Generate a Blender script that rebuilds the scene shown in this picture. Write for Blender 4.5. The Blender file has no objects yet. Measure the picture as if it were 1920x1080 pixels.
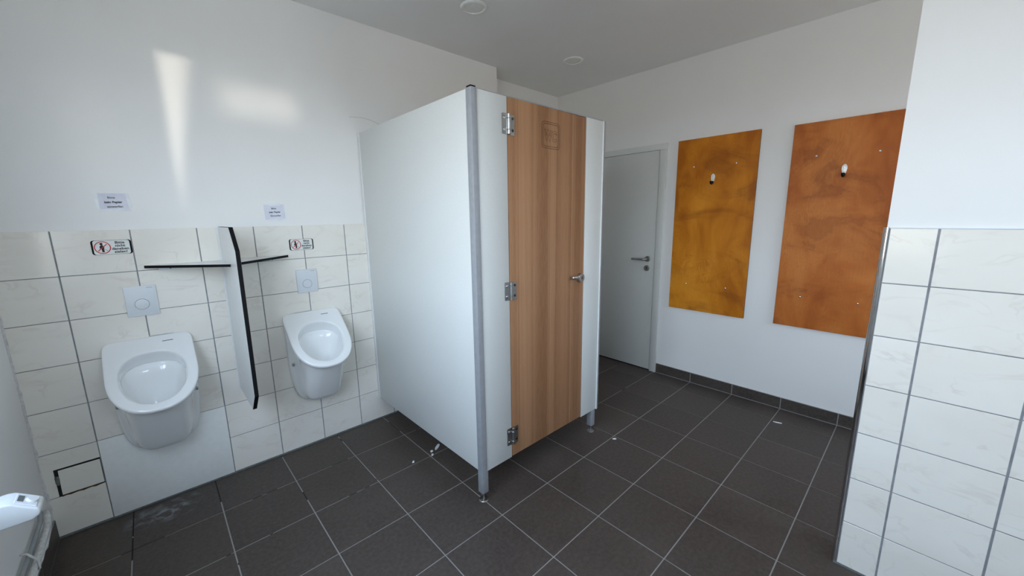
import bpy, bmesh, math, random
from mathutils import Vector, Matrix

S = bpy.context.scene
COL = S.collection
random.seed(7)

# ------------------------------------------------------------------ camera
cam_d = bpy.data.cameras.new('camera')
cam = bpy.data.objects.new('camera', cam_d)
COL.objects.link(cam)
RX = Vector((0.72941871, -0.68392308, -0.01405623))
RY = Vector((0.13445168, 0.12318787, 0.98323318))
RF = Vector((0.67072431, 0.71907856, -0.18181014))
CAM = Vector((-0.38868, -2.61050, 1.45649))
cam.matrix_world = Matrix(((RX.x, RY.x, -RF.x, CAM.x), (RX.y, RY.y, -RF.y, CAM.y),
                           (RX.z, RY.z, -RF.z, CAM.z), (0, 0, 0, 1)))
cam_d.sensor_width = 36.0
cam_d.lens = 725.375 / 1920 * 36.0
cam_d.clip_start = 0.01
S.camera = cam

# ------------------------------------------------------------------ world, sun, window light
W = bpy.data.worlds.new('sky'); S.world = W; W.use_nodes = True
nt = W.node_tree; nt.nodes.clear()
tc = nt.nodes.new('ShaderNodeTexCoord'); sx = nt.nodes.new('ShaderNodeSeparateXYZ')
cr = nt.nodes.new('ShaderNodeValToRGB'); mr = nt.nodes.new('ShaderNodeMapRange')
bg = nt.nodes.new('ShaderNodeBackground'); wo = nt.nodes.new('ShaderNodeOutputWorld')
nt.links.new(tc.outputs['Generated'], sx.inputs[0]); nt.links.new(sx.outputs['Z'], mr.inputs['Value'])
mr.inputs['From Min'].default_value = -1; mr.inputs['From Max'].default_value = 1
nt.links.new(mr.outputs[0], cr.inputs[0]); nt.links.new(cr.outputs[0], bg.inputs[0])
nt.links.new(bg.outputs[0], wo.inputs[0])
els = cr.color_ramp.elements
els[0].position = 0.0; els[0].color = (0.26, 0.24, 0.20, 1)      # ground below the horizon
els[1].position = 1.0; els[1].color = (0.49, 0.65, 0.93, 1)       # zenith
for pos, c in ((0.490, (0.26, 0.24, 0.20, 1)), (0.505, (0.58, 0.65, 0.71, 1)), (0.68, (0.63, 0.78, 0.95, 1))):
    e = els.new(pos); e.color = c
bg.inputs[1].default_value = 15.5
# the sun stands behind the building line: it lights the yard, not the room
sl = bpy.data.lights.new('sun', 'SUN'); sl.energy = 11.0; sl.color = (1.0, .93, .82); sl.angle = math.radians(.53)
so_ = bpy.data.objects.new('sun', sl); COL.objects.link(so_)
so_.rotation_euler = Vector((-.04, -.50, -.86)).to_track_quat('-Z', 'Y').to_euler()

WIN_Y0, WIN_Y1, WIN_Z0, WIN_Z1 = -2.75, -1.12, 1.02, 2.45      # window opening in the left wall
XL = -0.885
W2_X0, W2_X1, W2_Z0, W2_Z1 = -0.15, 0.85, 1.55, 2.30              # unseen high window, added for frontal light from behind the camera
W3_X0, W3_X1, W3_Z0, W3_Z1 = 1.95, 2.70, 1.10, 2.25               # second unseen window, added to brighten the right wall
def portal(loc, rot, w, h):
    l = bpy.data.lights.new('window_portal', 'AREA'); l.shape = 'RECTANGLE'; l.size = w; l.size_y = h; l.cycles.is_portal = True
    o = bpy.data.objects.new('window_portal', l); COL.objects.link(o); o.location = loc; o.rotation_euler = rot
portal((XL - 0.068, (WIN_Y0 + WIN_Y1) / 2, (WIN_Z0 + WIN_Z1) / 2), (0, -math.pi / 2, 0), WIN_Z1 - WIN_Z0, WIN_Y1 - WIN_Y0)
portal(((W2_X0 + W2_X1) / 2, -4.09, (W2_Z0 + W2_Z1) / 2), (math.pi / 2, 0, 0), W2_X1 - W2_X0, W2_Z1 - W2_Z0)
portal(((W3_X0 + W3_X1) / 2, -4.09, (W3_Z0 + W3_Z1) / 2), (math.pi / 2, 0, 0), W3_X1 - W3_X0, W3_Z1 - W3_Z0)

# added area lamps standing in for reflected sunlight; no mirror is modelled
def glint(name, x, z, sx_, sz_, power, spread, kind, tilt=0.0):
    l = bpy.data.lights.new(name, 'AREA'); l.shape = 'RECTANGLE'; l.size = sx_; l.size_y = sz_
    l.energy = power; l.color = (1.0, 0.93, 0.80); l.spread = math.radians(spread)
    o = bpy.data.objects.new(name, l); COL.objects.link(o)
    o.location = (x, -3.55, z); o.rotation_euler = (math.pi / 2, 0, 0)
    if kind:
        l.use_nodes = True; t = l.node_tree
        em = t.nodes['Emission']
        g = t.nodes.new('ShaderNodeNewGeometry'); s = t.nodes.new('ShaderNodeSeparateXYZ')
        t.links.new(g.outputs['Parametric'], s.inputs[0])
        # half-width of the lit wedge grows with height: u < v, with a soft side
        m1 = t.nodes.new('ShaderNodeMath'); m1.operation = 'MULTIPLY'; m1.inputs[1].default_value = 1.0
        sub = t.nodes.new('ShaderNodeMath'); sub.operation = 'SUBTRACT'
        mp = t.nodes.new('ShaderNodeMapRange'); mp.inputs['From Min'].default_value = -0.06; mp.inputs['From Max'].default_value = 0.35
        t.links.new(s.outputs['Y'], m1.inputs[0]); t.links.new(m1.outputs[0], sub.inputs[0]); t.links.new(s.outputs['X'], sub.inputs[1])
        t.links.new(sub.outputs[0], mp.inputs['Value']); t.links.new(mp.outputs[0], em.inputs['Strength'])
    return o
glint('patch_lamp_wedge', -0.172, 1.85, 0.135, 0.80, 0.15, 1.1, True)
glint('patch_lamp_bar', 0.165, 2.09, 0.36, 0.16, 0.046, 3.0, False)
glint('patch_lamp_faint', -0.50, 1.86, 0.10, 0.40, 0.008, 5.0, False)

VS = S.view_settings
VS.view_transform = 'Standard'; VS.look = 'None'; VS.gamma = 1.0; VS.use_curve_mapping = False
VS.exposure = -0.18
S.cycles.diffuse_bounces = 7; S.cycles.max_bounces = 10; S.cycles.glossy_bounces = 4
S.cycles.caustics_reflective = False; S.cycles.caustics_refractive = False

# ------------------------------------------------------------------ materials
def mat(name, col=(.8, .8, .8), rough=.5, metal=0.0, spec=.5, build=None, coat=0.0):
    m = bpy.data.materials.new(name); m.use_nodes = True
    b = m.node_tree.nodes['Principled BSDF']
    b.inputs['Base Color'].default_value = (*col, 1); b.inputs['Roughness'].default_value = rough
    b.inputs['Metallic'].default_value = metal; b.inputs['Specular IOR Level'].default_value = spec
    b.inputs['Coat Weight'].default_value = coat
    if build: build(m.node_tree, b)
    return m
class NB:
    def __init__(s, t): s.t = t
    def n(s, k, **kw):
        x = s.t.nodes.new(k)
        for a, v in kw.items(): setattr(x, a, v)
        return x
    def l(s, a, b): s.t.links.new(a, b)
    def pos(s): return s.n('ShaderNodeNewGeometry').outputs['Position']
    def mapping(s, v, scale=(1, 1, 1), loc=(0, 0, 0)):
        m = s.n('ShaderNodeMapping'); m.inputs['Scale'].default_value = scale; m.inputs['Location'].default_value = loc
        s.l(v, m.inputs['Vector']); return m.outputs[0]
    def noise(s, v, scale, detail=4, rough=.5, dist=0):
        m = s.n('ShaderNodeTexNoise'); m.inputs['Scale'].default_value = scale; m.inputs['Detail'].default_value = detail
        m.inputs['Roughness'].default_value = rough; m.inputs['Distortion'].default_value = dist
        s.l(v, m.inputs['Vector']); return m.outputs['Fac']
    def ramp(s, f, stops):
        m = s.n('ShaderNodeValToRGB'); e = m.color_ramp.elements
        e[0].position, e[0].color = stops[0][0], (*stops[0][1], 1)
        e[1].position, e[1].color = stops[-1][0], (*stops[-1][1], 1)
        for p, c in stops[1:-1]:
            k = e.new(p); k.color = (*c, 1)
        s.l(f, m.inputs[0]); return m.outputs[0]
    def math(s, op, a, b=None, clamp=False):
        m = s.n('ShaderNodeMath', operation=op, use_clamp=clamp)
        for i, v in enumerate((a, b)):
            if v is None: continue
            if isinstance(v, (int, float)): m.inputs[i].default_value = v
            else: s.l(v, m.inputs[i])
        return m.outputs[0]
    def mix(s, f, a, b, mode='MIX'):
        m = s.n('ShaderNodeMix', data_type='RGBA', blend_type=mode)
        for i, v in ((0, f), (6, a), (7, b)):
            if isinstance(v, (int, float)): m.inputs[i].default_value = v
            elif isinstance(v, tuple): m.inputs[i].default_value = (*v, 1)
            else: s.l(v, m.inputs[i])
        return m.outputs[2]
    def bump(s, b, h, strength, dist):
        m = s.n('ShaderNodeBump'); m.inputs['Strength'].default_value = strength; m.inputs['Distance'].default_value = dist
        s.l(h, m.inputs['Height']); s.l(m.outputs[0], b.inputs['Normal'])
    def rnd(s): return s.n('ShaderNodeObjectInfo').outputs['Random']
    def sep(s, v):
        m = s.n('ShaderNodeSeparateXYZ'); s.l(v, m.inputs[0]); return m.outputs

def b_paint(t, b):
    N = NB(t); p = N.pos()
    c = N.ramp(N.noise(p, 1.3, 3), [(.3, (.82, .815, .80)), (.7, (.86, .857, .845))])
    N.l(c, b.inputs['Base Color']); N.bump(b, N.noise(p, 260, 3), .10, .002)
def b_tile(t, b):
    N = NB(t); p = N.pos(); r = N.rnd()
    off = N.n('ShaderNodeCombineXYZ')
    N.l(N.math('MULTIPLY', r, 37.0), off.inputs[0]); N.l(N.math('MULTIPLY', r, 91.0), off.inputs[1]); N.l(N.math('MULTIPLY', r, 53.0), off.inputs[2])
    v = N.n('ShaderNodeVectorMath', operation='ADD'); N.l(p, v.inputs[0]); N.l(off.outputs[0], v.inputs[1])
    q = N.mapping(v.outputs[0], (5.5, 5.5, 10))
    a = N.noise(q, 1.0, 4, .5, .9)
    vein = N.math('SUBTRACT', 1.0, N.math('MULTIPLY', N.math('ABSOLUTE', N.math('SUBTRACT', a, .5)), 30.0), clamp=True)
    msk = N.math('MULTIPLY', vein, N.math('MULTIPLY', N.math('SUBTRACT', N.noise(q, 1.3, 2), .42, clamp=True), 3.2, clamp=True))
    base = N.ramp(N.noise(q, .5, 3), [(.3, (.80, .76, .69)), (.7, (.85, .82, .76))])
    c = N.mix(N.math('MULTIPLY', msk, .34, clamp=True), base, (.55, .47, .40))
    N.l(c, b.inputs['Base Color'])
def b_grout(t, b):
    N = NB(t); p = N.pos()
    N.l(N.ramp(N.noise(p, 30, 3), [(.3, (.20, .205, .22)), (.7, (.29, .30, .325))]), b.inputs['Base Color'])
def b_floortile(t, b):
    N = NB(t); p = N.pos(); r = N.rnd()
    a = N.noise(p, 3.2, 6, .6, .3); f = N.noise(p, 55, 5, .7)
    c = N.ramp(a, [(.28, (.045, .034, .028)), (.45, (.063, .048, .040)), (.60, (.071, .055, .0465)), (.75, (.088, .070, .060))])
    c = N.mix(N.math('MULTIPLY', r, .35), c, (.044, .036, .032))
    c = N.mix(N.math('MULTIPLY', N.math('SUBTRACT', f, .40, clamp=True), 1.6, clamp=True), c, (.120, .100, .088))
    sp = N.math('GREATER_THAN', N.noise(p, 220, 2), .70)
    c = N.mix(N.math('MULTIPLY', sp, .35), c, (.11, .10, .095))
    # lime stain below the first urinal
    o = N.sep(p)
    dx = N.math('MULTIPLY', N.math('ADD', o[0], .50), 5.6); dy = N.math('MULTIPLY', N.math('ADD', o[1], .115), 8.5)
    d = N.math('SQRT', N.math('ADD', N.math('MULTIPLY', dx, dx), N.math('MULTIPLY', dy, dy)))
    fall = N.math('SUBTRACT', 1.0, d, clamp=True)
    nn = N.noise(N.mapping(p, (15, 20, 9)), 1.0, 4, .6, .6)
    st = N.math('MULTIPLY', fall, N.math('MULTIPLY', N.math('SUBTRACT', nn, .49, clamp=True), 11.0), clamp=True)
    c = N.mix(N.math('MULTIPLY', st, .75), c, (.26, .275, .29))
    N.l(c, b.inputs['Base Color'])
    N.l(N.ramp(a, [(.3, (.42, .42, .42)), (.7, (.56, .56, .56))]), b.inputs['Roughness'])
    h = N.math('ADD', N.math('MULTIPLY', f, .5), N.noise(p, 14, 5, .6)); N.bump(b, h, .22, .004)
def b_fgrout(t, b):
    N = NB(t); p = N.pos(); o = N.sep(p)
    clean = N.math('MULTIPLY', N.math('SUBTRACT', N.math('MULTIPLY', o[1], -1.0), .10), .62, clamp=True)   # dirtier along the urinals
    n = N.noise(p, 2.6, 3, .6)
    f = N.math('GREATER_THAN', N.math('ADD', n, N.math('MULTIPLY', clean, .34)), .52)
    N.l(N.mix(f, (.018, .017, .016), (.31, .30, .28)), b.inputs['Base Color'])
def b_panel(t, b):
    N = NB(t); p = N.pos()
    n = N.noise(p, 380, 3, .6)
    c = N.ramp(n, [(.35, (.60, .61, .59)), (.65, (.69, .70, .68))]); N.l(c, b.inputs['Base Color'])
    N.bump(b, n, .05, .002)
def b_beech(t, b):
    N = NB(t); p = N.pos()
    n1 = N.noise(N.mapping(p, (6.5, 1, .07)), 1.0, 2, .4)
    n2 = N.noise(N.mapping(p, (48, 48, .5)), 1.0, 4, .6)
    n3 = N.noise(N.mapping(p, (500, 500, 14)), 1.0, 3, .6)
    c = N.ramp(n1, [(.32, (.25, .108, .046)), (.41, (.41, .21, .108)), (.45, (.30, .138, .062)), (.49, (.46, .245, .13)), (.55, (.43, .22, .113)), (.57, (.27, .12, .053)), (.66, (.40, .20, .10))])
    c = N.mix(N.math('MULTIPLY', n2, .55), c, (.205, .100, .052))
    c = N.mix(N.math('MULTIPLY', N.math('SUBTRACT', n3, .30, clamp=True), 1.1), c, (.46, .26, .14))
    N.l(c, b.inputs['Base Color'])
def mk_ply(loc, c0, c1, c2, dark, dark2):
    def f(t, b):
        N = NB(t); p = N.pos()
        def M(*sc): return N.mapping(p, sc, loc)
        w = N.noise(M(1, 2.2, 1.1), 1.6, 3, .55, .6)
        c = N.ramp(w, [(.37, c0), (.50, c1), (.63, c2)])
        g = N.noise(M(1, 2.8, 1.0), 2.0, 2, .5, 1.6)                # rotary-cut contour lines
        rings = N.math('POWER', N.math('ABSOLUTE', N.math('SINE', N.math('MULTIPLY', g, 85.0))), 2.0)
        rmask = N.math('MULTIPLY', N.math('SUBTRACT', N.noise(M(1, 1.6, 1.4), 1.5, 2), .38, clamp=True), 3.0, clamp=True)
        c = N.mix(N.math('MULTIPLY', N.math('MULTIPLY', rings, rmask), .32), c, dark)
        fine = N.noise(M(1, 170, 7), 1.0, 3, .65)
        c = N.mix(N.math('MULTIPLY', fine, .35), c, dark)
        sm = N.noise(M(1, 1.5, 2.6), 1.5, 5, .58, 1.1)
        smoke = N.math('MULTIPLY', N.math('SUBTRACT', sm, .47, clamp=True), 3.0, clamp=True)
        c = N.mix(N.math('MULTIPLY', smoke, .70), c, dark)
        edge = N.math('SUBTRACT', 1.0, N.math('MULTIPLY', N.math('ABSOLUTE', N.math('SUBTRACT', sm, .62)), 30.0), clamp=True)
        c = N.mix(N.math('MULTIPLY', edge, .16), c, dark2)
        kn = N.math('MULTIPLY', N.math('SUBTRACT', N.noise(M(1, 2.0, 2.6), 1.1, 4, .7, .8), .64, clamp=True), 9.0, clamp=True)
        c = N.mix(N.math('MULTIPLY', kn, .45), c, dark2)
        N.l(c, b.inputs['Base Color'])
    return f
def b_brushed(t, b):
    N = NB(t); p = N.pos(); n = N.noise(N.mapping(p, (60, 60, 900)), 1.0, 2)
    N.l(N.ramp(n, [(.3, (.36, .36, .355)), (.7, (.50, .50, .49))]), b.inputs['Base Color'])
def b_plaster(t, b):
    N = NB(t); p = N.pos(); n = N.noise(p, 60, 4, .65)
    N.l(N.ramp(n, [(.3, (.55, .545, .53)), (.7, (.78, .775, .76))]), b.inputs['Base Color']); N.bump(b, n, .6, .01)
def b_paper(t, b):
    N = NB(t); n = N.noise(N.pos(), 25, 2)
    N.l(N.ramp(n, [(.3, (.68, .69, .78)), (.7, (.74, .75, .83))]), b.inputs['Base Color'])
def noisy(col, amt=.08, scale=40):
    def f(t, b):
        N = NB(t); n = N.noise(N.pos(), scale, 3)
        N.l(N.ramp(n, [(.3, tuple(c * (1 - amt) for c in col)), (.7, tuple(min(1, c * (1 + amt)) for c in col))]), b.inputs['Base Color'])
    return f
def simple(name, col, rough=.5, metal=0.0, spec=.5, amt=.05, scale=40, coat=0.0):
    return mat(name, col, rough, metal, spec, noisy(col, amt, scale), coat)

M_PAINT = mat('white_wall_paint', rough=.85, spec=.2, build=b_paint)
M_CEIL = mat('white_ceiling_paint', rough=.9, spec=.15, build=b_paint)
M_TILE = mat('marbled_wall_tile', rough=.12, spec=.5, build=b_tile)
M_GROUT = mat('grey_wall_grout', rough=.9, build=b_grout)
M_FT = mat('anthracite_floor_tile', rough=.45, spec=.35, build=b_floortile)
M_FG = mat('floor_grout', rough=.9, build=b_fgrout)
M_PANEL = mat('speckled_white_laminate', rough=.42, build=b_panel)
M_BEECH = mat('walnut_laminate', rough=.5, spec=.2, build=b_beech)
M_PLY1 = mat('amber_stained_plywood', rough=.5, spec=.22, build=mk_ply((0, 0, 0), (.47, .138, .003), (.66, .225, .008), (.82, .315, .022), (.25, .062, .003), (.12, .030, .002)))
M_PLY2 = mat('redbrown_stained_plywood', rough=.5, spec=.22, build=mk_ply((0, 7.3, 2.1), (.42, .108, .014), (.57, .170, .028), (.68, .235, .050), (.23, .050, .007), (.10, .024, .005)))
M_PLYEDGE = simple('dark_plywood_edge', (.10, .035, .010), .6, amt=.2)
M_ALU = simple('anodised_aluminium', (.34, .35, .37), .5, .3)
M_STEEL = mat('brushed_steel', rough=.30, metal=1.0, build=b_brushed)
M_CHROME = simple('chrome', (.72, .72, .72), .08, 1.0)
M_DARKSTEEL = simple('dark_steel', (.10, .10, .10), .35, 1.0)
M_BLACK = simple('black_core', (.006, .006, .007), .6, 0, .15)
M_CER = simple('white_ceramic', (.80, .81, .81), .07, 0, .5, .01, 5, coat=.3)
M_PLASTIC = simple('white_plastic', (.66, .69, .72), .35, 0, .5, .01)
M_VALVE = simple('white_valve_plastic', (.64, .67, .68), .3, 0, .5, .01)
M_HPL = simple('white_divider_laminate', (.74, .75, .745), .35, amt=.03)
M_DOOR = simple('grey_white_door_lacquer', (.62, .63, .60), .4, amt=.01)
M_FRAME = simple('door_frame_lacquer', (.68, .69, .66), .4, amt=.01)
M_PLASTER = mat('rough_plaster', rough=.9, build=b_plaster)
M_PAPER = mat('printer_paper', rough=.8, build=b_paper)
M_TAPE = simple('clear_tape', (.80, .82, .84), .25)
M_INK = simple('black_ink', (.012, .012, .014), .7)
M_GREYINK = simple('grey_ink', (.06, .06, .075), .8)
M_RED = simple('red_print', (.52, .020, .022), .5)
M_SIGN = simple('silver_sign_face', (.74, .76, .73), .35, amt=.03)
M_COVER = simple('white_cover_board', (.82, .83, .81), .35, amt=.02)
M_SILI = simple('grey_silicone', (.16, .175, .175), .5, amt=.25, scale=60)
M_LED = simple('led_diffuser', (.80, .80, .77), .4)
M_LEDRING = simple('led_ring', (.84, .85, .83), .4)
M_LCD = simple('lcd_glass', (.10, .12, .12), .15)
M_GROOVE = simple('milled_groove', (.080, .034, .014), .8)
M_CRUMB = simple('white_paper_scrap', (.78, .79, .80), .9)
M_ROT = simple('rust_dirt', (.10, .055, .02), .9, amt=.5, scale=90)
M_GAP = simple('dark_gap', (.010, .009, .008), .9)
M_HOOK = simple('white_hook_enamel', (.85, .86, .84), .2)
M_WINF = simple('white_window_frame', (.75, .76, .76), .35)
def b_glass(t, b):
    N = NB(t); out = t.nodes['Material Output']
    tr = N.n('ShaderNodeBsdfTransparent'); gl = N.n('ShaderNodeBsdfGlossy'); gl.inputs['Roughness'].default_value = .02
    mx = N.n('ShaderNodeMixShader'); mx.inputs[0].default_value = .06
    N.l(tr.outputs[0], mx.inputs[1]); N.l(gl.outputs[0], mx.inputs[2]); N.l(mx.outputs[0], out.inputs['Surface'])
M_GLASS = mat('window_glass', build=b_glass)
M_GROUND = simple('paved_yard', (.33, .30, .26), .9, amt=.2, scale=2)

# ------------------------------------------------------------------ mesh helpers
WLOC = {}
def place(name, me, loc, m, parent=None):
    o = bpy.data.objects.new(name, me); COL.objects.link(o)
    loc = Vector(loc); WLOC[o.name] = loc
    if parent is not None:
        o.parent = parent; o.location = loc - WLOC[parent.name]
    else: o.location = loc
    if m is not None and not me.materials: me.materials.append(m)
    return o
def finish(name, bm, m, parent=None, smooth=False, base=False):
    """bm in world coordinates -> one object whose origin sits at its centre (or the middle of its base)"""
    xs = [v.co for v in bm.verts]
    lo = Vector([min(c[i] for c in xs) for i in range(3)]); hi = Vector([max(c[i] for c in xs) for i in range(3)])
    c = (lo + hi) / 2
    if base: c.z = lo.z
    bmesh.ops.translate(bm, verts=bm.verts, vec=-c)
    bmesh.ops.recalc_face_normals(bm, faces=bm.faces)
    me = bpy.data.meshes.new(name); bm.to_mesh(me); bm.free()
    if smooth:
        for p in me.polygons: p.use_smooth = True
        if smooth == 'auto':
            try: me.set_sharp_from_angle(angle=math.radians(35))
            except Exception: pass
    return place(name, me, c, m, parent)
def bx(bm, x0, x1, y0, y1, z0, z1):
    return bmesh.ops.create_cube(bm, size=1, matrix=Matrix.LocRotScale(
        ((x0 + x1) / 2, (y0 + y1) / 2, (z0 + z1) / 2), None, (abs(x1 - x0), abs(y1 - y0), abs(z1 - z0))))['verts']
def bev(bm, w, seg=2, edges=None):
    bmesh.ops.bevel(bm, geom=edges or bm.edges[:], offset=w, segments=seg, profile=.5, affect='EDGES', clamp_overlap=True)
def box(name, x0, x1, y0, y1, z0, z1, m, parent=None, bevel=0, seg=2, base=False):
    bm = bmesh.new(); bx(bm, x0, x1, y0, y1, z0, z1)
    if bevel: bev(bm, bevel, seg)
    return finish(name, bm, m, parent, 'auto' if bevel else False, base)
def prism(name, pts, axis, a0, a1, m, parent=None, bevel=0, seg=2, base=False, smooth=None):
    """polygon pts (2-D in the two other axes, in axis order) extruded along axis from a0 to a1"""
    bm = bmesh.new()
    def P(u, v, a):
        return (a, u, v) if axis == 0 else (u, a, v) if axis == 1 else (u, v, a)
    A = [bm.verts.new(P(u, v, a0)) for u, v in pts]; B = [bm.verts.new(P(u, v, a1)) for u, v in pts]
    n = len(pts); bm.faces.new(A); bm.faces.new(B[::-1])
    for i in range(n): bm.faces.new((A[i], B[i], B[(i + 1) % n], A[(i + 1) % n]))
    if bevel: bev(bm, bevel, seg)
    return finish(name, bm, m, parent, 'auto' if (bevel or smooth) else False, base)
def frame_from(d):
    d = Vector(d).normalized(); up = Vector((0, 0, 1)) if abs(d.z) < .9 else Vector((1, 0, 0))
    a = d.cross(up).normalized(); return a, d.cross(a).normalized(), d
def lathe_bm(bm, c, d, prof, n=32):
    """prof: list of (distance along d, radius)"""
    a, b, d = frame_from(d); c = Vector(c); rings = []
    for h, r in prof:
        rings.append([bm.verts.new(c + d * h + (a * math.cos(2 * math.pi * k / n) + b * math.sin(2 * math.pi * k / n)) * max(r, 1e-5)) for k in range(n)])
    for i in range(len(rings) - 1):
        for k in range(n): bm.faces.new((rings[i][k], rings[i][(k + 1) % n], rings[i + 1][(k + 1) % n], rings[i + 1][k]))
    bm.faces.new(rings[0][::-1]); bm.faces.new(rings[-1])
def lathe(name, c, d, prof, m, parent=None, n=32, base=False):
    bm = bmesh.new(); lathe_bm(bm, c, d, prof, n); return finish(name, bm, m, parent, 'auto', base)
def tube(name, pts, r, m, parent=None, n=10, base=False, jit=0.0):
    bm = bmesh.new(); pts = [Vector(p) for p in pts]; rings = []
    for i, p in enumerate(pts):
        d = pts[min(i + 1, len(pts) - 1)] - pts[max(i - 1, 0)]; a, b, _ = frame_from(d)
        rr = r if not isinstance(r, (list, tuple)) else r[i]
        rings.append([bm.verts.new(p + (a * math.cos(2 * math.pi * k / n) + b * math.sin(2 * math.pi * k / n)) * (rr * (1 + random.uniform(-jit, jit)))) for k in range(n)])
    for i in range(len(rings) - 1):
        for k in range(n): bm.faces.new((rings[i][k], rings[i][(k + 1) % n], rings[i + 1][(k + 1) % n], rings[i + 1][k]))
    bm.faces.new(rings[0][::-1]); bm.faces.new(rings[-1])
    return finish(name, bm, m, parent, True, base)
def rrect(x0, x1, z0, z1, r, n=6):
    out = []
    for cx, cz, a0 in ((x1 - r, z1 - r, 0), (x0 + r, z1 - r, 90), (x0 + r, z0 + r, 180), (x1 - r, z0 + r, 270)):
        for k in range(n + 1):
            a = math.radians(a0 + 90 * k / n); out.append((cx + r * math.cos(a), cz + r * math.sin(a)))
    return out
def ring_prism(name, outer, inner, axis, a0, a1, m, parent=None):
    bm = bmesh.new(); n = len(outer)
    def P(u, v, a): return (a, u, v) if axis == 0 else (u, a, v) if axis == 1 else (u, v, a)
    V = [[bm.verts.new(P(u, v, a)) for u, v in pts] for a in (a0, a1) for pts in (outer, inner)]
    for i in range(n):
        j = (i + 1) % n
        bm.faces.new((V[0][i], V[0][j], V[1][j], V[1][i])); bm.faces.new((V[2][i], V[3][i], V[3][j], V[2][j]))
        bm.faces.new((V[0][i], V[2][i], V[2][j], V[0][j])); bm.faces.new((V[1][i], V[1][j], V[3][j], V[3][i]))
    return finish(name, bm, m, parent, 'auto')
def empty(name, loc, label, cat, group=None):
    o = bpy.data.objects.new(name, None); COL.objects.link(o); o.location = loc; WLOC[o.name] = Vector(loc)
    o.empty_display_size = .05
    tag(o, label, cat, group); return o
def tag(o, label, cat, group=None):
    o['label'] = label; o['category'] = cat
    if group: o['group'] = group
    return o
def struct(o, label=None, cat=None):
    o['kind'] = 'structure'
    if label: o['label'] = label
    if cat: o['category'] = cat
    return o
def text(name, body, size, origin, ux, uz, m, parent, align='CENTER', bold=0.0, sxx=1.0, outline=0.0, shear=0.0):
    """flat lettering in the plane spanned by ux (reading direction) and uz (up)"""
    cu = bpy.data.curves.new(name, 'FONT'); cu.body = body; cu.size = size; cu.align_x = align
    cu.offset = bold; cu.resolution_u = 3; cu.shear = shear
    if outline: cu.fill_mode = 'NONE'; cu.bevel_depth = outline; cu.bevel_resolution = 0
    else: cu.extrude = .0002
    t = bpy.data.objects.new('tmp_text', cu); COL.objects.link(t)
    dg = bpy.context.evaluated_depsgraph_get(); dg.update()
    me = bpy.data.meshes.new_from_object(t.evaluated_get(dg)); bpy.data.objects.remove(t)
    ux = Vector(ux); uz = Vector(uz); un = ux.cross(uz); O = Vector(origin)
    bm = bmesh.new(); bm.from_mesh(me); bpy.data.meshes.remove(me)
    for v in bm.verts: v.co = O + ux * v.co.x * sxx + uz * v.co.y + un * v.co.z
    return finish(name, bm, m, parent)

# ------------------------------------------------------------------ room shell
XR, XP, ZC = 2.932, 1.549, 2.67
YB, YF, YREC, XREC = 0.006, -3.90, 0.205, 1.912      # paint plane of urinal wall, wall behind the camera, recess
floor = struct(box('floor', XL - .12, XR + .12, YF - .1, YREC + .12, -.12, -.0025, M_FG), 'dark anthracite square tiled floor with pale grout lines', 'floor')
ceiling = struct(box('ceiling', XL - .12, XR + .12, YF - .1, YREC + .12, ZC, ZC + .1, M_CEIL), 'plain white ceiling above the whole washroom', 'ceiling')
wall_back = struct(box('wall_back', XL - .12, XREC, YB, YREC + .12, -.1, ZC + .01, M_PAINT), 'white wall above marbled tiles behind the two urinals', 'wall')
wall_recess = struct(box('wall_recess', XREC - .01, XR + .12, YREC, YREC + .12, -.1, ZC + .01, M_PAINT), 'white wall set back behind the toilet cubicle', 'wall')
wall_right = struct(box('wall_right', XR, XR + .12, YF - .1, YREC + .12, -.1, ZC + .01, M_PAINT), 'white wall with the two wooden boards and grey door', 'wall')
bm = bmesh.new(); yo = YF - .20
bx(bm, XL - .2, W2_X0, yo, YF, -.1, ZC + .01); bx(bm, W2_X1, W3_X0, yo, YF, -.1, ZC + .01); bx(bm, W3_X1, XR + .12, yo, YF, -.1, ZC + .01)
for a, b_, c, d in ((W2_X0, W2_X1, W2_Z0, W2_Z1), (W3_X0, W3_X1, W3_Z0, W3_Z1)):
    bx(bm, a, b_, yo, YF, -.1, c); bx(bm, a, b_, yo, YF, d, ZC + .01)
wall_front = struct(finish('wall_front', bm, M_PAINT), 'white wall behind the camera', 'wall')
bm = bmesh.new(); xo = XL - .07
bx(bm, xo, XL, WIN_Y1, YREC + .12, -.1, ZC + .01); bx(bm, xo, XL, YF - .12, WIN_Y0, -.1, ZC + .01)
bx(bm, xo, XL, WIN_Y0, WIN_Y1, -.1, WIN_Z0); bx(bm, xo, XL, WIN_Y0, WIN_Y1, WIN_Z1, ZC + .01)
wall_left = struct(finish('wall_left', bm, M_PAINT), 'white window wall at the left edge with heating pipe', 'wall')
PY = -2.506
wall_part = struct(box('wall_partition', XP + .007, XP + .15, YF, PY, -.05, ZC + .005, M_PAINT), 'white partition wall at right with marbled tiles up to breast height', 'wall')
ground = struct(box('ground', -14, XL - .7, -16, 12, -1.0, -.9, M_GROUND), 'paved yard outside the window', 'ground')

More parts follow.
